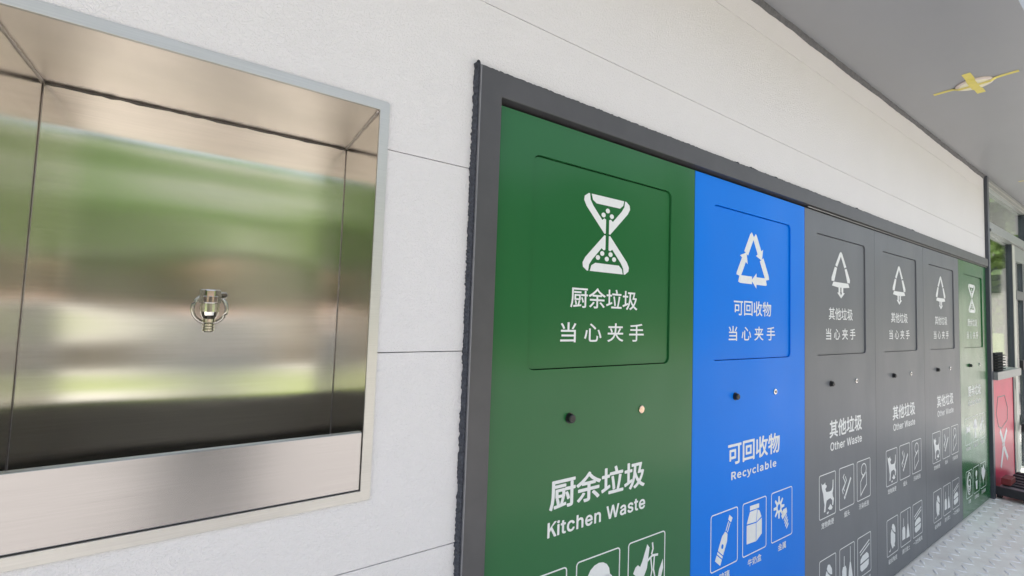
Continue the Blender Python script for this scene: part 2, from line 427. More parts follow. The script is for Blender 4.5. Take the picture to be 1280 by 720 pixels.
# backing behind the joints
bk = MB(); bk.box(XL-1, hx0-0.02-1, 0.012, 0.04, 0, 2.84); bk.box(hx1+0.02-1, -0.03-1, 0.012, 0.04, 0, 2.84)
bk.box(hx0-0.02-1, hx1+0.02-1, 0.012, 0.04, 0, hz0-0.02); bk.box(hx0-0.02-1, hx1+0.02-1, 0.012, 0.04, hz1+0.02, 2.84)
bk.box(-0.03-1, XR-1, 0.012, 0.04, 2.06, 2.84)
bk.obj('joint_backing', M['joint'], wall)
# wavy dark seal under the ceiling
sb = MB(); x = -3.1; prev = None
rnd = random.Random(3); hgt = 0.026
while x < 5.11:
    hgt += rnd.uniform(-0.0022, 0.0022); hgt = min(0.036, max(0.018, hgt)); dp = -0.006-rnd.uniform(0, 0.003)
    cur = [(x-1, 0.004, 2.8455-hgt), (x-1, dp, 2.8455-hgt+0.003), (x-1, dp-0.004, 2.8455)]
    b = len(sb.v); sb.v += cur
    if prev is not None:
        sb.f += [[prev, b, b+1, prev+1], [prev+1, b+1, b+2, prev+2]]
    prev = b; x += 0.03
sb.obj('ceiling_seal', M['trim'], wall, smooth=True)

# ------------------------------------------------------------------ dark surround framing the six doors
W = 0.85
sur = empty('door_surround', (2.55, 0, 0), 'dark grey steel surround framing the row of six waste doors, ragged sealant along its edge', 'frame')
def sh(mb, dx):
    mb.v = [(x-dx, y, z) for x, y, z in mb.v]; return mb
ZT = 2.021
sh(MB().plate([(-0.066, 0.0), (-0.003, 0.0), (-0.003, ZT), (5.111, ZT), (5.111, 2.087), (-0.066, 2.087)], (), -0.018, 0.04), 2.55).obj('frame_bar', M['frame'], sur, bevel=0.0022)
sh(MB().box(-0.0685, -0.0662, -0.0205, 0.0, 0.0, 2.086), 2.55).obj('edge_strip', M['frame_edge'], sur)  # ridge in a paler grey than the frame
sh(MB().box(1.72, 5.108, -0.009, -0.004, 2.013, 2.0165), 2.55).obj('drip_track', M['track'], sur)
# sealant
def bead(p0, p1, wd, out, seed, step=0.0045, jag=1.0):
    """ragged bead from p0 to p1 in the x-z plane; out is the outward direction, ragged on that side"""
    rn = random.Random(seed); a = Vector(p0); c = Vector(p1); n = int((c-a).length/step); mb = MB(); prev = None; o = Vector(out)
    j = 0
    for i in range(n+1):
        p = a.lerp(c, i/n); j = 0.25*j+rn.uniform(-0.0012, 0.0014)+(rn.random() < 0.05)*0.0012
        e = p+o*(wd+j*jag)
        m1 = p+o*(wd*0.55+j*0.3)
        row = [(p.x, -0.014, p.y), (m1.x, -0.013-rn.uniform(0, 0.0035), m1.y), (e.x-o.x*0.0015, -0.007-rn.uniform(0, 0.003), e.y-o.y*0.0015), (e.x, 0.003, e.y)]
        b = len(mb.v); mb.v += row
        if prev is not None:
            for k in range(3): mb.f.append([prev+k, b+k, b+k+1, prev+k+1])
        prev = b
    return mb
sh(bead((-0.068, 0.0), (-0.068, 2.092), 0.0110, (-1, 0), 5, 0.0036, 1.5), 2.55).obj('sealant_bead', M['foam'], sur)
sh(bead((-0.077, 2.0865), (3.2, 2.0865), 0.0048, (0, 1), 6, 0.0048, 3.2), 2.55).obj('sealant_bead', M['foam'], sur)
sh(bead((3.2, 2.0865), (5.11, 2.0865), 0.003, (0, 1), 7, 0.012), 2.55).obj('sealant_bead', M['foam'], sur)
sh(MB().tube([(-0.0775, -0.008, 2.080), (-0.0765, -0.014, 2.088), (-0.073, -0.012, 2.0935), (-0.066, -0.006, 2.094)], [0.003, 0.0055, 0.0055, 0.003], 8), 2.55).obj('sealant_blob', M['foam'], sur, smooth=True)
# slate post closing the row at its far end, floor to ceiling
post = tag(MB().box(-0.03, 0.03, -0.022, 0.05, 0, 2.842).obj('corner_post', M['post_blue'], bevel=0.002, loc=(5.148, 0, 0)),
           'slim slate-blue post between the last green door and the far window', 'post')

# ------------------------------------------------------------------ pictograms, unit square (u right, v up)
def T(polys): return polys
HOURGLASS = []
def mir(p): return [(1-x, z) for x, z in p]
ul = [(0.09, 1.0), (0.01, 0.955), (0.0, 0.90), (0.05, 0.83), (0.44, 0.508), (0.465, 0.515), (0.465, 0.700), (0.43, 0.712), (0.385, 0.685), (0.19, 0.85), (0.13, 0.92), (0.115, 1.0)]
tb_ = [(0.15, 1.0), (0.86, 1.0), (0.84, 0.935), (0.77, 0.888), (0.26, 0.888), (0.18, 0.925)]
HOURGLASS += [ul, mir(ul), tb_]
HOURGLASS += [[(x, 1-z) for x, z in p] for p in (ul, mir(ul), tb_)]
for cx, cz in ((0.5, 0.82), (0.41, 0.755), (0.59, 0.755), (0.40, 0.245), (0.58, 0.245), (0.31, 0.185), (0.5, 0.180), (0.66, 0.185)):
    HOURGLASS.append(circ(cx, cz, 0.045, 10, 0.032))

def recycle():
    C = [Vector((cos(radians(a)), sin(radians(a)))) for a in (90, -30, -150)]
    out = []
    for i in range(3):
        A, B, D = C[i-1], C[i], C[(i+1) % 3]
        s0 = B.lerp(A, 0.46); s1 = B.lerp(A, 0.10); s2 = B.lerp(D, 0.10); s3 = B.lerp(D, 0.40)
        mid = (s1+s2)/2*0.5+B*0.5
        q1 = B.lerp(A, 0.05)*0.97
        # first limb, folding over at the corner
        out.append(stroke([tuple(s0), tuple(s1), tuple(s1.lerp(mid, 0.75))], 0.235))
        out.append(stroke([tuple(s2.lerp(mid, 0.42)), tuple(s2), tuple(s3)], 0.235))
        d = (s3-s2).normalized(); n = Vector((-d.y, d.x)); tip = s3+d*0.27
        out.append([tuple(s3+n*0.235), tuple(tip), tuple(s3-n*0.235)][::-1])
    xs = [p[0] for q in out for p in q]; zs = [p[1] for q in out for p in q]
    x0, x1, z0, z1 = min(xs), max(xs), min(zs), max(zs)
    return [[((x-x0)/(x1-x0), (z-z0)/(z1-z0)) for x, z in q] for q in out]
RECYCLE = recycle()
OTHER = [
 [(0.50, 1.0), (0.44, 0.97), (0.20, 0.69), (0.30, 0.66), (0.50, 0.90)],
 [(0.51, 1.0), (0.57, 0.97), (0.80, 0.69), (0.69, 0.66), (0.51, 0.90)],
 [(0.175, 0.655), (0.29, 0.64), (0.14, 0.35), (0.0, 0.35), (0.0, 0.42)],
 [(0.82, 0.655), (0.71, 0.64), (0.86, 0.35), (0.99, 0.35), (1.0, 0.42)],
 [(0.10, 0.335), (0.90, 0.335), (0.97, 0.25), (0.62, 0.225), (0.62, 0.10), (0.53, 0.13), (0.53, 0.23), (0.46, 0.23), (0.46, 0.13), (0.37, 0.10), (0.37, 0.225), (0.02, 0.25)],
 [(0.30, 0.115), (0.44, 0.12), (0.495, 0.06), (0.495, 0.0)],
 [(0.70, 0.115), (0.56, 0.12), (0.505, 0.06), (0.505, 0.0)],
]
def rot(p, a, cx=0.5, cz=0.5):
    c, s = cos(radians(a)), sin(radians(a)); return [(cx+(x-cx)*c-(z-cz)*s, cz+(x-cx)*s+(z-cz)*c) for x, z in p]
P = {}
# ordinary pictogram: list of (outline, holes)
P['bottle'] = [(rot(p, -33), h and [rot(q, -33) for q in h]) for p, h in [
    ([(0.39, 0.05), (0.61, 0.05), (0.61, 0.16), (0.39, 0.16)], []), ([(0.39, 0.18), (0.61, 0.18), (0.61, 0.22), (0.39, 0.22)], []),
    ([(0.39, 0.24), (0.61, 0.24), (0.61, 0.50), (0.55, 0.62), (0.45, 0.62), (0.39, 0.50)], [circ(0.5, 0.36, 0.045, 8)]),
    ([(0.455, 0.64), (0.48, 0.64), (0.48, 0.82), (0.455, 0.82)], []), ([(0.52, 0.64), (0.545, 0.64), (0.545, 0.82), (0.52, 0.82)], []),
    ([(0.44, 0.84), (0.56, 0.84), (0.57, 0.93), (0.43, 0.93)], [])]]
P['carton'] = [([(0.17, 0.22), (0.55, 0.20), (0.55, 0.545), (0.17, 0.565)], []), ([(0.57, 0.20), (0.80, 0.30), (0.80, 0.60), (0.57, 0.545)], []),
    ([(0.17, 0.59), (0.55, 0.57), (0.60, 0.80), (0.30, 0.80)], []), ([(0.57, 0.565), (0.78, 0.63), (0.70, 0.76), (0.62, 0.79)], []), ([(0.30, 0.825), (0.68, 0.815), (0.68, 0.90), (0.30, 0.91)], [])]
gear = []
for i in range(16):
    r = 0.25 if i % 2 == 0 else 0.13
    for da in (-6, 6): gear.append((0.36+r*cos(radians(i*22.5+da)), 0.66+r*0.9*sin(radians(i*22.5+da))))
P['metal'] = [(gear, [circ(0.36, 0.66, 0.07, 8)])] + [(rot(p, 28, 0.66, 0.36), []) for p in (
    [(0.54, 0.54), (0.56, 0.44), (0.80, 0.44), (0.82, 0.54), (0.68, 0.60)], [(0.60, 0.36), (0.76, 0.40), (0.76, 0.43), (0.60, 0.39)], [(0.60, 0.29), (0.76, 0.33), (0.76, 0.37), (0.60, 0.33)],
    [(0.60, 0.22), (0.76, 0.26), (0.76, 0.30), (0.60, 0.26)], [(0.62, 0.15), (0.74, 0.18), (0.74, 0.23), (0.62, 0.19)])]
P['dog'] = [([(0.13, 0.82), (0.20, 0.77), (0.30, 0.78), (0.36, 0.81), (0.36, 0.76), (0.45, 0.72), (0.42, 0.68), (0.36, 0.66), (0.42, 0.58), (0.62, 0.56), (0.74, 0.57), (0.80, 0.63), (0.82, 0.80), (0.86, 0.80),
              (0.85, 0.60), (0.80, 0.50), (0.82, 0.42), (0.88, 0.36), (0.84, 0.22), (0.78, 0.22), (0.79, 0.33), (0.68, 0.40), (0.60, 0.40), (0.44, 0.38), (0.40, 0.30), (0.36, 0.14), (0.28, 0.14), (0.32, 0.30), (0.28, 0.40), (0.24, 0.56), (0.18, 0.66)], []),
            ([(0.52, 0.19), (0.60, 0.22), (0.66, 0.27), (0.72, 0.23), (0.80, 0.17), (0.74, 0.13), (0.62, 0.14)], []), ([(0.44, 0.09), (0.52, 0.12), (0.58, 0.10), (0.50, 0.06)], [])]
P['cigarette'] = [(stroke([(0.40, 0.30), (0.78, 0.68)], 0.065), []), (stroke([(0.33, 0.24), (0.385, 0.29)], 0.075), []),
            (stroke([(0.26, 0.36), (0.20, 0.46), (0.30, 0.53), (0.40, 0.60), (0.34, 0.68), (0.26, 0.76), (0.34, 0.82)], 0.03), []),
            (stroke([(0.34, 0.42), (0.28, 0.48), (0.38, 0.57), (0.47, 0.66), (0.41, 0.76)], 0.028), [])]
P['soiled_paper'] = [(circ(0.50, 0.75, 0.20, 18, 0.16), [circ(0.50, 0.75, 0.172, 18, 0.132)]),
            (stroke([(0.46, 0.60), (0.27, 0.46), (0.27, 0.12), (0.45, 0.22), (0.70, 0.34), (0.70, 0.66)], 0.028), []),
            (stroke([(0.36, 0.53), (0.52, 0.58), (0.58, 0.66)], 0.025), [])]
P['broken_vase'] = [([(0.44, 0.74), (0.50, 0.82), (0.62, 0.80), (0.74, 0.68), (0.76, 0.55), (0.66, 0.57), (0.50, 0.66)], []),
            ([(0.42, 0.70), (0.52, 0.61), (0.66, 0.53), (0.72, 0.50), (0.72, 0.32), (0.66, 0.24), (0.70, 0.16), (0.60, 0.20), (0.50, 0.14), (0.42, 0.22), (0.34, 0.34), (0.34, 0.58)], []),
            ([(0.18, 0.12), (0.30, 0.16), (0.36, 0.20), (0.28, 0.10)], [])]
P['brushes'] = [([(0.16, 0.18), (0.44, 0.18), (0.44, 0.46), (0.38, 0.54), (0.22, 0.54), (0.16, 0.46)], []), ([(0.285, 0.555), (0.315, 0.555), (0.315, 0.78), (0.285, 0.78)], []),
            ([(0.56, 0.16), (0.86, 0.16), (0.80, 0.36), (0.73, 0.56), (0.68, 0.56), (0.60, 0.36)], []), ([(0.695, 0.57), (0.72, 0.57), (0.72, 0.93), (0.695, 0.93)], [])]
P['takeaway'] = [(stroke([(0.16, 0.62), (0.88, 0.80)], 0.03), []), (stroke([(0.20, 0.54), (0.88, 0.71)], 0.03), []),
            ([(0.20, 0.33), (0.82, 0.37), (0.80, 0.46), (0.68, 0.53), (0.36, 0.50), (0.22, 0.43)], []), ([(0.20, 0.29), (0.82, 0.33), (0.80, 0.20), (0.68, 0.15), (0.30, 0.12), (0.20, 0.19)], [])]
P['bowl'] = [([(0.18, 0.66), (0.28, 0.70), (0.34, 0.66), (0.64, 0.66), (0.72, 0.71), (0.82, 0.66), (0.76, 0.58), (0.82, 0.48), (0.72, 0.44), (0.62, 0.48), (0.36, 0.48), (0.28, 0.43), (0.18, 0.48), (0.24, 0.57)], [])]
P['cabbage'] = [(circ(0.50, 0.68, 0.26, 16, 0.20), []), (circ(0.30, 0.60, 0.13, 12, 0.10), []), (circ(0.70, 0.58, 0.13, 12, 0.10), []),
            ([(0.40, 0.47), (0.60, 0.47), (0.64, 0.14), (0.36, 0.14)], [])]
P['scraps'] = [([(0.20, 0.60), (0.14, 0.52), (0.22, 0.46), (0.28, 0.40), (0.20, 0.32), (0.10, 0.26), (0.22, 0.24), (0.38, 0.34), (0.44, 0.44), (0.50, 0.52), (0.56, 0.82), (0.50, 0.88), (0.38, 0.66), (0.32, 0.58), (0.26, 0.62)], []),
            (stroke([(0.64, 0.88), (0.66, 0.78), (0.62, 0.70)], 0.035), []), (stroke([(0.50, 0.62), (0.64, 0.68), (0.80, 0.66)], 0.035), []),
            (stroke([(0.60, 0.66), (0.64, 0.46), (0.56, 0.22)], 0.03), []), (stroke([(0.70, 0.66), (0.68, 0.46), (0.76, 0.22)], 0.03), []),
            ([(0.78, 0.22), (0.84, 0.42), (0.94, 0.56), (0.95, 0.42), (0.88, 0.26)], [])]
sw_ = []
for k in range(4):
    sw_.append((stroke([(0.5+(0.34-0.07*k)*cos(radians(a)), 0.52+(0.40-0.09*k)*sin(radians(a))) for a in range(20+60*k, 300+60*k, 20)], 0.05), []))
P['peel'] = sw_
P['drumstick'] = [(circ(0.50, 0.72, 0.14, 12, 0.12), []), ([(0.46, 0.60), (0.54, 0.60), (0.53, 0.50), (0.47, 0.50)], []), ([(0.34, 0.44), (0.66, 0.44), (0.60, 0.12), (0.42, 0.12)], [])]
P['leaf'] = [([(0.50, 0.10), (0.56, 0.30), (0.74, 0.40), (0.88, 0.62), (0.74, 0.72), (0.60, 0.90), (0.44, 0.78), (0.24, 0.84), (0.18, 0.60), (0.34, 0.40), (0.46, 0.30)], [])]

def picto_mesh(name):
    mb = MB(); s = (0.180, 0.207)
    for o, h in P[name]:
        mb.plate([((x-0.5)*s[0], (z-0.5)*s[1]) for x, z in o], [[((x-0.5)*s[0], (z-0.5)*s[1]) for x, z in q] for q in (h or [])], 0.0, 0.0004)
    me = mb.flatmesh('pictogram'); me.materials.append(M['print']); return me
PM = {k: picto_mesh(k) for k in P}
fm = MB(); fm.plate(rrect(-0.090, 0.090, -0.1035, 0.1035, 0.012), [rrect(-0.0862, 0.0862, -0.0997, 0.0997, 0.0085)], 0.0, 0.0004)
FRAME_ME = fm.flatmesh('icon_frame'); FRAME_ME.materials.append(M['print'])
def emblem_mesh(polys, w_, h_):
    mb = MB()
    for i, p in enumerate(polys): mb.plate([((x-0.5)*w_, (z-0.5)*h_) for x, z in p], (), -0.00002*i, 0.0004)
    me = mb.flatmesh('emblem'); me.materials.append(M['print']); return me
EM = {'hourglass': emblem_mesh(HOURGLASS, 0.200, 0.236), 'recycle': emblem_mesh(RECYCLE, 0.252, 0.232), 'other': emblem_mesh(OTHER, 0.222, 0.242)}

# ------------------------------------------------------------------ door meshes
g = 0.0012
HOLE = rrect(0.118, 0.716, 1.309, 1.905, 0.022)
def door_leaf():
    mb = MB(); mb.plate([(g, 0.012), (W-g, 0.012), (W-g, 2.009), (g, 2.009)], [HOLE], 0.0, 0.022, back=True)
    return mb.mesh('door_leaf')
def flap_mesh():
    mb = MB(); mb.plate(rrect(0.1200, 0.7136, 1.3110, 1.9022, 0.0200), (), 0.0060, 0.018); return mb.mesh('deposit_flap', bevel=0.0008)
LEAF, FLAP = door_leaf(), flap_mesh()
def cyl(r, y0, y1, r2=None, n=20):
    mb = MB(); mb.tube([(0, y1, 0), (0, y0, 0)], [r, r2 or r], n); return mb
kn = MB(); kn.tube([(0, 0.001, 0), (0, -0.003, 0), (0, -0.0032, 0), (0, -0.013, 0), (0, -0.015, 0)], [0.0150, 0.0150, 0.0125, 0.0120, 0.0095], 20)
KNOB = kn.mesh('knob')
kb = MB().box(-0.008, 0.008, -0.0165, -0.0148, -0.0014, 0.0014); KBAR = kb.mesh('knob_slot')
lk = MB(); lk.tube([(0, 0.001, 0), (0, -0.0035, 0), (0, -0.005, 0)], [0.0128, 0.0128, 0.0105], 24); LOCK = lk.mesh('lock')
ls = MB(); ls.tube([(0, -0.0045, 0), (0, -0.0056, 0)], [0.0062, 0.006], 16); ls.box(-0.001, 0.001, -0.0062, -0.0050, -0.004, 0.004); LSLOT = ls.mesh('keyhole')

def part(name, me, m, parent, loc=(0, 0, 0)):
    o = bpy.data.objects.new(name, me.copy() if (m and me.materials and me.materials[0] != m) else me)
    if m: 
        if not o.data.materials: o.data.materials.append(m)
        else: o.data.materials[0] = m
    COL.objects.link(o); o.parent = parent; o.location = loc
    return o
TX = 0.413
KITCHEN = dict(paint='green', em='hourglass', ez=1.7155, ex=0.413, zh='厨余垃圾', en='Kitchen Waste', hx=0.405, hz=0.962, ex2=0.405, enz=0.869, enw=0.398, desc=0.0,
    icons=[('bowl', '剩菜剩饭'), ('cabbage', '菜梗菜叶'), ('scraps', '骨骼内脏'), ('peel', '茶渣'), ('drumstick', '过期食品'), ('leaf', '瓜皮果核')], ix=(0.190, 0.404, 0.620), iz=(0.652, 0.245))
RECYC = dict(paint='blue', em='recycle', ez=1.716, ex=0.413, zh='可回收物', en='Recyclable', hx=0.424, hz=0.949, ex2=0.421, enz=0.862, enw=0.338, desc=0.010,
    icons=[('bottle', '玻璃'), ('carton', '牛奶盒'), ('metal', '金属')], ix=(0.209, 0.422, 0.641), iz=(0.641, 0.24))
OTHERW = dict(paint='grey', em='other', ez=1.719, ex=0.413, zh='其他垃圾', en='Other Waste', hx=0.453, hz=0.945, ex2=0.456, enz=0.860, enw=0.380, desc=0.0,
    icons=[('dog', '宠物粪便'), ('cigarette', '烟头'), ('soiled_paper', '污染纸张'), ('broken_vase', '破损陶瓷'), ('brushes', '清扫渣土'), ('takeaway', '一次性餐具')], ix=(0.232, 0.453, 0.670), iz=(0.637, 0.243))
BAYS = [(KITCHEN, 'large green kitchen waste door nearest the steel basin'),
        (RECYC, 'bright blue recyclables door between a green door and a grey one'),
        (OTHERW, 'grey other waste door directly beside the blue door'),
        (OTHERW, 'grey other waste door in the middle of the three grey ones'),
        (OTHERW, 'grey other waste door directly beside the far green door'),
        (KITCHEN, 'green kitchen waste door at the far end of the row beside the slate post')]
for k, (D, label) in enumerate(BAYS):
    t = empty('waste_door', (k*W, 0, 0), label, 'bin door', 'waste deposit doors in one row')
    m = M[D['paint']]
    part('door_leaf', LEAF, m, t)
    fl_ = part('deposit_flap', FLAP, m, t)
    part('emblem', EM[D['em']], None, fl_, (D['ex'], 0.0055, D['ez']))
    part('lettering', text_mesh(D['zh'], 0.286, 0.061, 0.012, 1.06), None, fl_, (TX, 0.0055, 1.516))
    part('lettering', text_mesh('当 心 夹 手', 0.354, 0.057, 0.012), None, fl_, (TX, 0.0055, 1.4125))
    part('headline', text_mesh(D['zh'], 0.389, 0.082, 0.026, 1.0), None, t, (D['hx'], -0.0005, D['hz']))
    part('headline', text_mesh(D['en'], D['enw'], 0.039, 0.038, 1.06), None, t, (D['ex2'], -0.0005, D['enz']))
    kn_ = part('knob', KNOB, M['black'], t, (0.2735, 0, 1.168)); part('knob_slot', KBAR, M['keyslot'], kn_).rotation_euler = (0, radians(35), 0)
    lk_ = part('lock', LOCK, M['brass'] if k == 0 else M['chrome'], t, (0.578, 0, 1.166)); part('keyhole', LSLOT, M['keyslot'] if k else M['brass'], lk_)
    for i, (pn, cap) in enumerate(D['icons']):
        x = D['ix'][i % 3]; z = D['iz'][i//3]
        f = part('icon_frame', FRAME_ME, None, t, (x, -0.0005, z))
        part('pictogram', PM[pn], None, f, (0, 0, 0))
        cw = 0.030*len(cap)*1.12
        part('caption', text_mesh(cap, cw, 0.0285, 0.016), None, f, (0, 0, -0.1035-0.030))
# black sheet painting in the shade of the void behind the doors
vb = MB().box(-0.002, 5.11, 0.030, 0.05, 0.0, 2.02); sh(vb, 2.55); vb.obj('void_shade_sheet', M['gap'], sur)

# ------------------------------------------------------------------ stainless basin recessed in the wall
bas = empty('wash_basin', (-0.6125, 0, 1.073), 'stainless steel wall basin recessed in the off-white panels left of the doors', 'basin')
BL = Vector((-0.6125, 0, 1.073))
def shb(mb): mb.v = [(x-BL.x, y-BL.y, z-BL.z) for x, y, z in mb.v]; return mb
DEP = 0.303
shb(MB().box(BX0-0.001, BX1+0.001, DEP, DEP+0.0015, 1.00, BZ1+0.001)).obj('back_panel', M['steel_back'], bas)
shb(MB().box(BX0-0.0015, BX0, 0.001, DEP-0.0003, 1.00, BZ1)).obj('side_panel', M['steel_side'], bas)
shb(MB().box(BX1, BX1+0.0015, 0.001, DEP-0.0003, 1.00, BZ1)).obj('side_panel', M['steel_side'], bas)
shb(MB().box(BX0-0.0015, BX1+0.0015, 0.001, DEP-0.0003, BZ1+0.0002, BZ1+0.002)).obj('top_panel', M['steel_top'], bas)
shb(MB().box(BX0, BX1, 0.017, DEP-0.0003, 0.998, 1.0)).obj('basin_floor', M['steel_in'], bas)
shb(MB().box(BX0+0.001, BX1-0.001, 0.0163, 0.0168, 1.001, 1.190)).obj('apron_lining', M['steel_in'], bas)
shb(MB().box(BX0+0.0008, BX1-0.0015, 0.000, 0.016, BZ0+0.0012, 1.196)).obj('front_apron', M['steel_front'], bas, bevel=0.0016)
fo = rrect(BX0-0.0215, BX1+0.0215, BZ0-0.0215, BZ1+0.0215, 0.006); fi = [(BX0, BZ0), (BX1, BZ0), (BX1, BZ1), (BX0, BZ1)]
shb(MB().plate(fo, [fi], -0.0045, 0.002)).obj('flange', M['steel_flange'], bas, bevel=0.0008)
# caulk lines: dark along the rear top corner, pale on the side corner
rn = random.Random(11)
def wob(a, c, n, r):
    a = Vector(a); c = Vector(c)
    return [tuple(a.lerp(c, i/n)+Vector((0, rn.uniform(-0.0006, 0.0006), rn.uniform(-0.0008, 0.0008)))) for i in range(n+1)], [r*rn.uniform(0.75, 1.25) for i in range(n+1)]
p_, r_ = wob((BX0, DEP-0.001, BZ1-0.002), (BX1, DEP-0.001, BZ1-0.002), 40, 0.0032); shb(MB().tube(p_, r_, 6)).obj('caulk_line', M['caulk'], bas, smooth=True)
for xx in (BX0+0.001, BX1-0.001):
    p_, r_ = wob((xx, 0.004, BZ1-0.001), (xx, DEP, BZ1-0.001), 14, 0.0032); shb(MB().tube(p_, r_, 6)).obj('weld_bead', M['weld'], bas, smooth=True)
    p_, r_ = wob((xx, DEP-0.0005, 1.0), (xx, DEP-0.0005, BZ1-0.004), 20, 0.0009); shb(MB().tube(p_, r_, 6)).obj('weld_bead', M['weld'], bas, smooth=True)

# chrome tap on the back panel
tap = empty('tap', (-0.6015, DEP, 1.447), 'small chrome tap with a round wall plate inside the steel basin', 'tap')
wp = MB().tube([(0, 0, 0), (0, -0.003, 0), (0, -0.0045, 0)], [0.0345, 0.0345, 0.030], 36).obj('wall_plate', M['steel_side'], tap)
MB().tube([(0.034*cos(2*pi*i/36), -0.004, 0.034*sin(2*pi*i/36)) for i in range(37)], 0.0044, 8, cap=False).obj('plate_rim', M['chrome'], wp, smooth=True)
b = MB(); b.tube([(0, -0.004, 0), (0, -0.030, 0)], [0.0135, 0.0135], 20)
b.tube([(0, -0.044, 0.016), (0, -0.044, -0.006), (0, -0.044, -0.014), (0, -0.044, -0.024)], [0.0185, 0.0185, 0.0165, 0.0115], 24)
b.obj('valve_body', M['chrome'], tap)
b = MB(); b.tube([(0, -0.044, -0.022), (0, -0.044, -0.030), (0, -0.044, -0.034)], [0.0125, 0.0125, 0.0085], 20)
sp = b.obj('spout', M['chrome'], tap)
b = MB(); zz = -0.034
for i in range(3):
    b.tube([(0, -0.044, zz), (0, -0.044, zz-0.0035), (0, -0.044, zz-0.006)], [0.0115, 0.0115, 0.0090], 20); zz -= 0.0062
b.obj('hose_barb', M['chrome'], sp)
b = MB(); b.tube([(0, -0.046, 0.010), (0, -0.046, 0.020)], [0.010, 0.010], 16)
b.obj('spindle', M['chrome'], tap)
b = MB(); b.tube([(0, -0.044, 0.013), (0, -0.044, 0.045)], [0.0225, 0.0210], 7)
b.tube([(0.012, -0.044, 0.030), (0.030, -0.030, 0.034)], [0.0085, 0.0070], 10)
h_ = b.obj('handle', M['chrome'], tap, bevel=0.0025)
b = MB()
for i in range(3): b.box(-0.0130+i*0.0100, -0.0060+i*0.0100, -0.0700, -0.0600, 0.015, 0.030)
b.obj('grip_rib', M['chrome'], h_, bevel=0.001)

# ------------------------------------------------------------------ taped ceiling lamps
def lamp(x, y, label):
    t = empty('ceiling_light', (x, y, 2.846), label, 'ceiling light', 'taped ceiling lights')
    MB().tube([(0, 0, 0.001), (0, 0, -0.006), (0, 0, -0.010)], [0.076, 0.076, 0.068], 36).obj('lamp_rim', M['lamp_rim'], t)
    MB().tube([(0, 0, -0.009), (0, 0, -0.0115)], [0.064, 0.060], 36).obj('lamp_lens', M['lamp_lens'], t)
    def strip(along):
        n = 16; mb = MB(); L = 0.170
        for i in range(n+1):
            s = -L+2*L*i/n; d = abs(s)
            z = -0.0125 if d < 0.066 else (-0.0125+(d-0.066)/0.022*0.0115 if d < 0.088 else -0.0010)
            ww = 0.0175
            a = (s, -ww, z) if along == 'x' else (-ww*0.8, s, z-0.0004); c = (s, ww, z) if along == 'x' else (ww*0.8, s, z-0.0004)
            mb.v += [a, c]
            if i: k = len(mb.v); mb.f.append([k-4, k-3, k-1, k-2])
        return mb.obj('tape_strip', M['tape'], t)
    strip('x'); strip('y')
lamp(2.900, -0.355, 'round ceiling light crossed with yellow tape above the grey doors')
lamp(5.56, -0.32, 'second taped ceiling light, cut off by the right edge near the window')

# ------------------------------------------------------------------ far glazed bay beside the doors
gz = empty('glazed_screen', (5.9, 0, 0), 'aluminium framed window bay with a red lower panel past the last green door', 'window')
def gp(name, x0, x1, y0, y1, z0, z1, m, par=None, bev=0.0015):
    return MB().box(x0-5.9, x1-5.9, y0, y1, z0, z1).obj(name, m, par or gz, bevel=bev)
gp('window_head', 5.179, 8.2, -0.012, 0.05, 2.755, 2.842, M['win_alu'])
gp('head_bead', 5.179, 8.2, -0.018, -0.0125, 2.795, 2.806, M['alu'])
gp('head_bead', 5.179, 8.2, -0.016, -0.0125, 2.757, 2.764, M['alu'])
gp('transom', 5.179, 8.2, -0.012, 0.05, 2.345, 2.445, M['win_alu'])
gp('transom_bead', 5.179, 8.2, -0.030, -0.0125, 2.345, 2.372, M['win_alu'])
gp('jamb', 5.179, 5.225, -0.008, 0.05, 1.092, 2.343, M['win_alu'])
gp('jamb', 6.86, 7.0, -0.008, 0.06, 2.447, 2.753, M['win_dark'])
gp('mullion_reveal', 6.176, 6.184, -0.006, 0.062, 1.092, 2.343, M['win_dark'], bev=0)
gp('mullion', 6.186, 6.290, -0.010, 0.05, 0.02, 2.343, M['cream'])
gp('window_sill', 5.179, 6.165, -0.050, 0.06, 1.020, 1.090, M['win_alu'])
gp('pane', 5.200, 6.858, 0.016, 0.020, 2.447, 2.753, M['glass'], bev=0)
gp('pane', 5.225, 6.175, 0.016, 0.020, 1.092, 2.343, M['glass'], bev=0)
lp = gp('lower_panel', 5.200, 6.110, 0.002, 0.030, 0.03, 1.010, M['red'])
gp('panel_edge', 6.112, 6.165, -0.004, 0.040, 0.0, 1.018, M['win_dark'])
gp('panel_edge', 5.179, 5.198, -0.004, 0.040, 0.0, 1.018, M['win_dark'])
# flap outline and cross emblem on the red panel
def red_print(name, polys, m, y):
    mb = MB()
    for p in polys: mb.plate([(x-5.9, z) for x, z in p], (), y, y+0.001)
    me = mb.flatmesh(name); me.materials.append(m); o = bpy.data.objects.new(name, me); COL.objects.link(o); o.parent = lp
    return o
hexa = [(5.46, 0.85), (5.74, 0.845), (5.86, 0.72), (5.84, 0.60), (5.58, 0.545), (5.46, 0.575), (5.385, 0.70), (5.46, 0.85)]
hx = hexa[:-1]; hc = (5.62, 0.70); inner = [(hc[0]+(x-hc[0])*0.93, hc[1]+(z-hc[1])*0.94) for x, z in hx]
sm2 = MB().plate([(x-5.9, z) for x, z in hx], [[(x-5.9, z) for x, z in inner]], 0.0005, 0.0015).flatmesh('flap_seam'); sm2.materials.append(M['black'])
part_ = bpy.data.objects.new('flap_seam', sm2); COL.objects.link(part_); part_.parent = lp
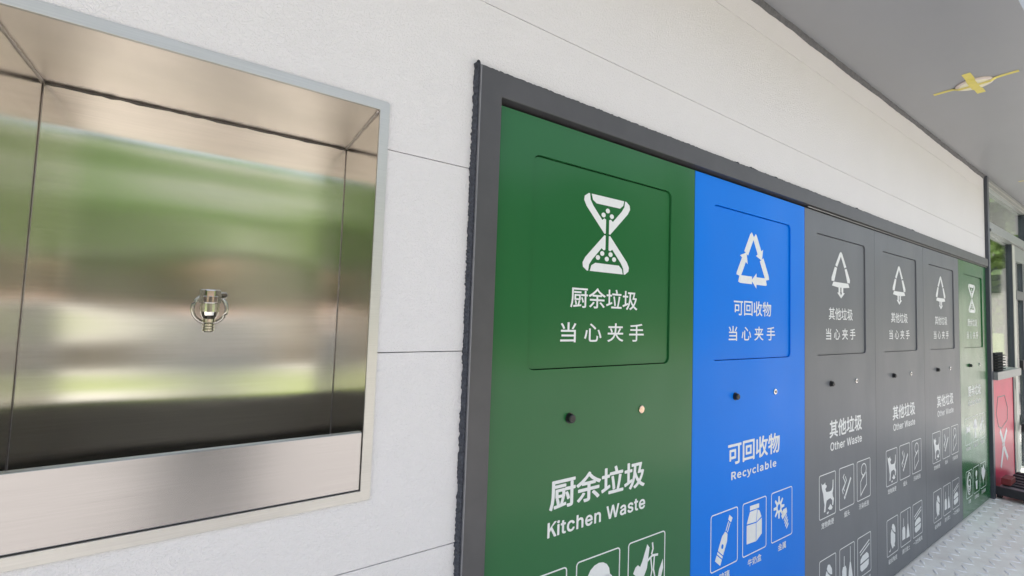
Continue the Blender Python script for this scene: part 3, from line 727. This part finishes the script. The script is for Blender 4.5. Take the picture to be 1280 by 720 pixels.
red_print('emblem', [stroke([(5.52, 0.535), (5.64, 0.41)], 0.05), stroke([(5.79, 0.52), (5.66, 0.41)], 0.05), stroke([(5.64, 0.375), (5.53, 0.20)], 0.05), stroke([(5.66, 0.375), (5.81, 0.24)], 0.05),
    stroke([(5.60, 0.393), (5.70, 0.393)], 0.02)], M['print'], 0.0007)
# glazed door further right
gd = empty('glass_door', (6.7, 0, 0), 'glass door with dark crossbars at the right edge behind the black step', 'door')
def dp(name, x0, x1, y0, y1, z0, z1, m): return MB().box(x0-6.7, x1-6.7, y0, y1, z0, z1).obj(name, m, gd, bevel=0.0015)
dp('door_head', 6.292, 8.2, -0.008, 0.05, 2.19, 2.343, M['win_alu'])
dp('stile', 6.292, 6.352, -0.004, 0.044, 0.02, 2.188, M['win_alu'])
dp('stile', 6.70, 6.80, -0.004, 0.044, 0.02, 2.188, M['win_dark'])
dp('crossbar', 6.354, 6.698, -0.006, 0.040, 1.79, 1.88, M['win_dark'])
dp('push_bar', 6.300, 7.6, -0.055, -0.020, 0.44, 0.52, M['rubber'])
dp('pane', 6.354, 6.698, 0.016, 0.020, 0.02, 1.79, M['glass'])
dp('pane', 6.354, 6.698, 0.016, 0.020, 1.88, 2.188, M['glass'])
dp('pane', 6.80, 8.2, 0.016, 0.020, 0.02, 2.188, M['glass'])
dp('handle', 6.37, 6.43, -0.04, -0.010, 1.06, 1.16, M['black'])
# small black louvre on the sill
lv = empty('louvre_vent', (5.39, -0.03, 1.092), 'small black louvred vent standing on the window sill', 'vent')
MB().box(-0.16, 0.16, 0.006, 0.022, 0.0, 0.165).obj('vent_frame', M['gap'], lv)
for i in range(6):
    z = 0.012+i*0.025
    MB().plate([(-0.15, z), (0.15, z), (0.15, z+0.008), (-0.15, z+0.008)], (), -0.012, 0.008, back=True).obj('slat', M['gap'], lv)
# black slatted step in front of the bay
st = empty('slatted_step', (5.17, -0.35, 0), 'low black slatted metal step on the tread plate floor by the far window', 'step')
def sp_(name, x0, x1, y0, y1, z0, z1, m): return MB().box(x0-5.17, x1-5.17, y0+0.35, y1+0.35, z0, z1).obj(name, m, st, bevel=0.0015)
sp_('front_rail', 5.17, 5.195, -0.78, -0.015, 0.035, 0.105, M['rubber'])
sp_('rear_rail', 5.98, 6.005, -0.78, -0.035, 0.035, 0.095, M['rubber'])
for y in (-0.76, -0.40, -0.05):
    sp_('leg', 5.20, 5.26, y, y+0.03, 0.003, 0.035, M['rubber']); sp_('leg', 5.92, 5.975, y, y+0.03, 0.003, 0.035, M['rubber'])
sp_('deck', 5.197, 5.978, -0.78, -0.035, 0.085, 0.098, M['stepmetal'])
for i, x in enumerate((5.30, 5.40, 5.50, 5.62, 5.74, 5.86)):
    sp_('slat', x, x+0.055, -0.775, -0.040, 0.0985, 0.112, M['rubber'])
tag(MB().plate([(-0.10, 0.0), (0.10, 0.0), (0.085, 0.05), (-0.085, 0.05)], (), -0.03, 0.03, back=True).obj('foot_block', M['red_dark'], bevel=0.004, loc=(5.36, -0.068, 0.1125)),
    'small dark red block lying on the black step against the red panel', 'block')

# ================================================================== SURROUNDINGS (seen in the steel and through the glass)
def leaf_crown(seed, rx, rz, n, size):
    rr = random.Random(seed); v = []; f = []
    cl = [(rr.gauss(0, 0.45)*rx, rr.gauss(0, 0.45)*rx, rr.uniform(-0.75, 0.85)*rz, rr.uniform(0.28, 0.5)*rx) for _ in range(26)]
    for i in range(n):
        c = rr.choice(cl); d = Vector((rr.gauss(0, 1), rr.gauss(0, 1), rr.gauss(0, 1))).normalized()*c[3]*rr.uniform(0.55, 1.05)
        p = Vector(c[:3])+d; a = Vector((rr.gauss(0, 1), rr.gauss(0, 1), rr.gauss(0, 1))).normalized(); b_ = a.orthogonal().normalized()
        s = size*rr.uniform(0.6, 1.3); k = len(v)
        v += [tuple(p-a*s), tuple(p-b_*s*0.5), tuple(p+a*s), tuple(p+b_*s*0.5)]; f.append([k, k+1, k+2, k+3])
    me = bpy.data.meshes.new('crown'); me.from_pydata(v, [], f); return me
CR = [leaf_crown(s, 2.2, 2.4, 7500, 0.18) for s in (1, 2, 3)]
for i, c in enumerate(CR): c.materials.append(M['leaf'] if i != 1 else M['leaf_pale'])
tk = MB(); tk.tube([(0, 0, 0), (0.05, 0, 1.2), (-0.05, 0.05, 2.4), (0.05, 0, 4.2)], [0.20, 0.15, 0.12, 0.04], 9)
for a in range(5):
    t = a*72; tk.tube([(0, 0, 1.9+0.2*a), (0.7*cos(radians(t)), 0.7*sin(radians(t)), 2.9+0.2*a), (1.4*cos(radians(t)), 1.4*sin(radians(t)), 3.7+0.2*a)], [0.08, 0.05, 0.02], 6)
TRK = tk.mesh('trunk', smooth=True); TRK.materials.append(M['bark'])
ORD = ['one', 'two', 'three', 'four', 'five', 'six', 'seven', 'eight']
def tree(x, y, s, label, i, z=-0.11):
    t = empty('tree', (x, y, z), label, 'tree', 'trees around the station'); t.scale = (s, s, s); t.rotation_euler = (0, 0, i*1.3)
    part('trunk', TRK, None, t); part('crown', CR[i % 3], None, t, (0, 0, 3.9))
for i, (x, y, s_) in enumerate([(-21, -24, 1.9), (-14, -23, 1.7), (-8, -27, 1.3), (-2.2, -28, 0.95), (4.5, -27, 1.15), (13, -26, 1.25), (21, -24, 1.7), (28, -22, 1.9), (-27, -43, 2.6), (-19.5, -43, 2.35), (-12, -43, 2.2), (-4.5, -43, 1.9), (3, -43, 2.0), (10.5, -43, 1.95), (18, -43, 2.2), (25.5, -43, 2.4)]):
    tree(x, y, s_, ('park tree on the lawn, %s before the long building' % ('first from the left', 'second from the left', 'third from the left', 'smallest', 'fourth from the right', 'third from the right', 'second from the right', 'first from the right')[i]) if i < 8 else
         'tall tree behind the long building, number %s from the left' % ORD[i-8], i)
FAR = ['smallest green tree seen through the far window panes', 'broad green tree set back behind the far window', 'middle sized tree close behind the glass door', 'tall tree set well back behind the far window',
       'tallest tree straight beyond the glass door', 'tall tree furthest to the left behind the station', 'large tree beside the pale house']
for i, (x, y, s) in enumerate([(15, 1.2, 0.75), (19, 4.0, 0.95), (22, 1.4, 1.0), (26, 5.2, 1.1), (30, 2.6, 1.25), (27, 8.5, 1.2), (36, 6, 1.3)]):
    tree(x, y, s, FAR[i], 3*i+1)  # always the pale crown: haze of the glass put into the leaf colour
# clipped hedge across the lawn
rr = random.Random(4); v = []; f = []
for i in range(26000):
    p = Vector((rr.uniform(-25.5, 25.5), -31.2+rr.uniform(-0.8, 0.8), 4.95+rr.uniform(0, 1.7)*(1+0.2*math.sin(rr.random()*6)))); a = Vector((rr.gauss(0, 1), rr.gauss(0, 1), rr.gauss(0, 1))).normalized(); b_ = a.orthogonal().normalized(); k = len(v)
    v += [tuple(p-a*0.14), tuple(p-b_*0.08), tuple(p+a*0.14), tuple(p+b_*0.08)]; f.append([k, k+1, k+2, k+3])
me = bpy.data.meshes.new('hedge'); me.from_pydata(v, [], f); tag(link('hedge', me, M['leaf']), 'long green hedge growing on the podium of the pale building', 'hedge', kind='stuff')
# low pale building across the park
bd = empty('park_building', (0, -36, -0.11), 'long pale building with a brown podium and roof hedge across the park', 'building')
MB().box(-26, 26, -4, 3, 0, 8.4).obj('wall', M['render'], bd); MB().box(-26.4, 26.4, -4.4, 3.4, 8.4, 8.8).obj('roof', M['render'], bd)
MB().box(-26, 26, 3.01, 6.2, 1.3, 4.2).obj('podium', M['tan'], bd); MB().box(-26, 26, 3.01, 6.25, 0, 1.298).obj('plinth', M['brick'], bd)
MB().box(-26.2, 26.2, 3.01, 6.5, 4.205, 5.1).obj('fascia', M['render'], bd)
for i in range(15): MB().box(-24.6+i*3.4, -23.0+i*3.4, 6.2, 6.25, 1.6, 3.6).obj('window', M['pane_dark'], bd)
b2 = empty('pale_house', (42, -4, -0.11), 'pale house beyond the trees through the far window', 'house')
MB().box(-3, 3, -7, 7, 0, 6.5).obj('wall', M['render'], b2); MB().box(-3.5, 3.5, -7.5, 7.5, 6.5, 7.0).obj('roof', M['roof'], b2)
for i in range(4): MB().box(-3.06, -3.0, -6+i*3.2, -4.4+i*3.2, 3.8, 5.4).obj('window', M['pane_dark'], b2)

# ------------------------------------------------------------------ the photographer, seen only as a blurred shape in the steel
pr = empty('person', (-0.58, -1.40, 0.0), 'person in grey shirt and trousers holding up a phone before the steel basin', 'person')
SK = mat('skin', (0.45, 0.29, 0.21), 0.5, noise=0.05); SHIRT = mat('shirt_cloth', (0.50, 0.52, 0.55), 0.85, noise=0.1); TROU = mat('trouser_cloth', (0.27, 0.28, 0.30), 0.9, noise=0.1); HAIR = mat('hair', (0.02, 0.016, 0.013), 0.5)
def skin(name, verts, edges, radii, m, root=0, par=pr, sub=2):
    me = bpy.data.meshes.new(name); me.from_pydata(verts, edges, []); o = link(name, me, m, par)
    sm_ = o.modifiers.new('skin', 'SKIN'); sm_.use_smooth_shade = True; sm_.branch_smoothing = 0.4
    for i, sv in enumerate(me.skin_vertices[0].data):
        r = radii[i]; sv.radius = r if hasattr(r, '__len__') else (r, r); sv.use_root = (i == root)
    q = o.modifiers.new('sub', 'SUBSURF'); q.levels = sub; q.render_levels = sub
    return o
# local frame: +y faces the wall; the phone is at chest/eye height in front
cx_, cy_ = -0.593+0.58, -0.988+1.40
LH, RH = Vector((cx_-0.115, cy_-0.085, 1.44)), Vector((cx_+0.105, cy_-0.125, 1.43))
bv = [(0, 0, 0.94), (0, 0.01, 1.10), (0, 0.0, 1.27), (0, -0.01, 1.40), (0, 0.0, 1.47), (0, 0.015, 1.53), (0, 0.03, 1.60), (0, 0.03, 1.67),
      (-0.16, -0.01, 1.385), (-0.235, 0.05, 1.14), (LH.x-0.02, LH.y-0.07, 1.38), tuple(LH),
      (0.16, -0.01, 1.385), (0.235, 0.05, 1.14), (RH.x+0.02, RH.y-0.07, 1.37), tuple(RH),
      (-0.09, 0, 0.88), (-0.11, 0.02, 0.48), (-0.12, -0.02, 0.10), (-0.125, 0.13, 0.035), (0.09, 0, 0.88), (0.11, 0.02, 0.48), (0.12, -0.02, 0.10), (0.125, 0.13, 0.035)]
be = [(0, 1), (1, 2), (2, 3), (3, 4), (4, 5), (5, 6), (6, 7), (3, 8), (8, 9), (9, 10), (10, 11), (3, 12), (12, 13), (13, 14), (14, 15), (0, 16), (16, 17), (17, 18), (18, 19), (0, 20), (20, 21), (21, 22), (22, 23)]
br = [(0.15, 0.105), (0.13, 0.095), (0.15, 0.105), (0.13, 0.09), (0.055, 0.055), (0.055, 0.06), (0.075, 0.09), (0.06, 0.07), (0.055, 0.055), (0.042, 0.042), (0.027, 0.03), (0.032, 0.02),
      (0.055, 0.055), (0.042, 0.042), (0.027, 0.03), (0.032, 0.02), (0.085, 0.09), (0.06, 0.06), (0.042, 0.042), (0.04, 0.03), (0.085, 0.09), (0.06, 0.06), (0.042, 0.042), (0.04, 0.03)]
skin('body', bv, be, br, SK)
tv = [bv[i] for i in (0, 1, 2, 3, 8, 9, 10, 12, 13, 14)]
skin('shirt', tv, [(0, 1), (1, 2), (2, 3), (3, 4), (4, 5), (5, 6), (3, 7), (7, 8), (8, 9)], [(0.165, 0.12), (0.145, 0.11), (0.163, 0.118), (0.138, 0.10), (0.067, 0.067), (0.056, 0.056), (0.042, 0.042), (0.067, 0.067), (0.056, 0.056), (0.042, 0.042)], SHIRT)
skin('trousers', [bv[0], bv[16], bv[17], bv[18], bv[20], bv[21], bv[22]], [(0, 1), (1, 2), (2, 3), (0, 4), (4, 5), (5, 6)], [(0.16, 0.115), (0.10, 0.10), (0.075, 0.075), (0.062, 0.062), (0.10, 0.10), (0.075, 0.075), (0.062, 0.062)], TROU)
skin('hair', [(0, -0.01, 1.60), (0, 0.0, 1.68), (0, 0.04, 1.715)], [(0, 1), (1, 2)], [(0.082, 0.085), (0.088, 0.09), (0.06, 0.05)], HAIR)
skin('nose', [(0, 0.10, 1.625), (0, 0.128, 1.598)], [(0, 1)], [0.010, 0.014], SK, sub=1)
for sx in (-1, 1):
    skin('ear', [(sx*0.078, 0.02, 1.585), (sx*0.086, 0.01, 1.62)], [(0, 1)], [0.009, 0.013], SK, sub=1)
    MB().tube([(sx*0.031, 0.104, 1.625), (sx*0.031, 0.112, 1.625)], [0.012, 0.004], 12).obj('eye', M['black'], pr)
    for q in (-1, 1):
        MB().box(sx*0.125-0.042, sx*0.125+0.042, -0.06, 0.17, 0.0, 0.05).obj('shoe', M['black'], pr, bevel=0.012) if q == 1 else None
MB().box(-0.022, 0.022, 0.108, 0.113, 1.566, 1.573).obj('mouth', mat('lips', (0.35, 0.14, 0.12), 0.5), pr)
for H, sx in ((LH, 1), (RH, -1)):
    for i in range(4):
        b0 = H+Vector((0.0, 0.012, 0.028-0.019*i)); l = (0.072, 0.080, 0.076, 0.060)[i]
        skin('finger', [tuple(b0), tuple(b0+Vector((sx*0.018, l*0.55, 0.004))), tuple(b0+Vector((sx*0.034, l*0.72, 0.002)))], [(0, 1), (1, 2)], [0.0095, 0.0085, 0.0075], SK, sub=1)
    skin('thumb', [tuple(H+Vector((0, 0, -0.02))), tuple(H+Vector((sx*0.03, 0.012, 0.0))), tuple(H+Vector((sx*0.05, 0.022, 0.02)))], [(0, 1), (1, 2)], [0.011, 0.010, 0.008], SK, sub=1)
# the phone, its lens side just behind the viewpoint
pm = MB().box(-0.080, 0.080, -0.039, 0.039, 0.012, 0.021)
ph = pm.obj('phone', M['black'], None, bevel=0.003); ph.matrix_world = mw
tag(ph, 'black phone held sideways in both hands by the person before the basin', 'phone')
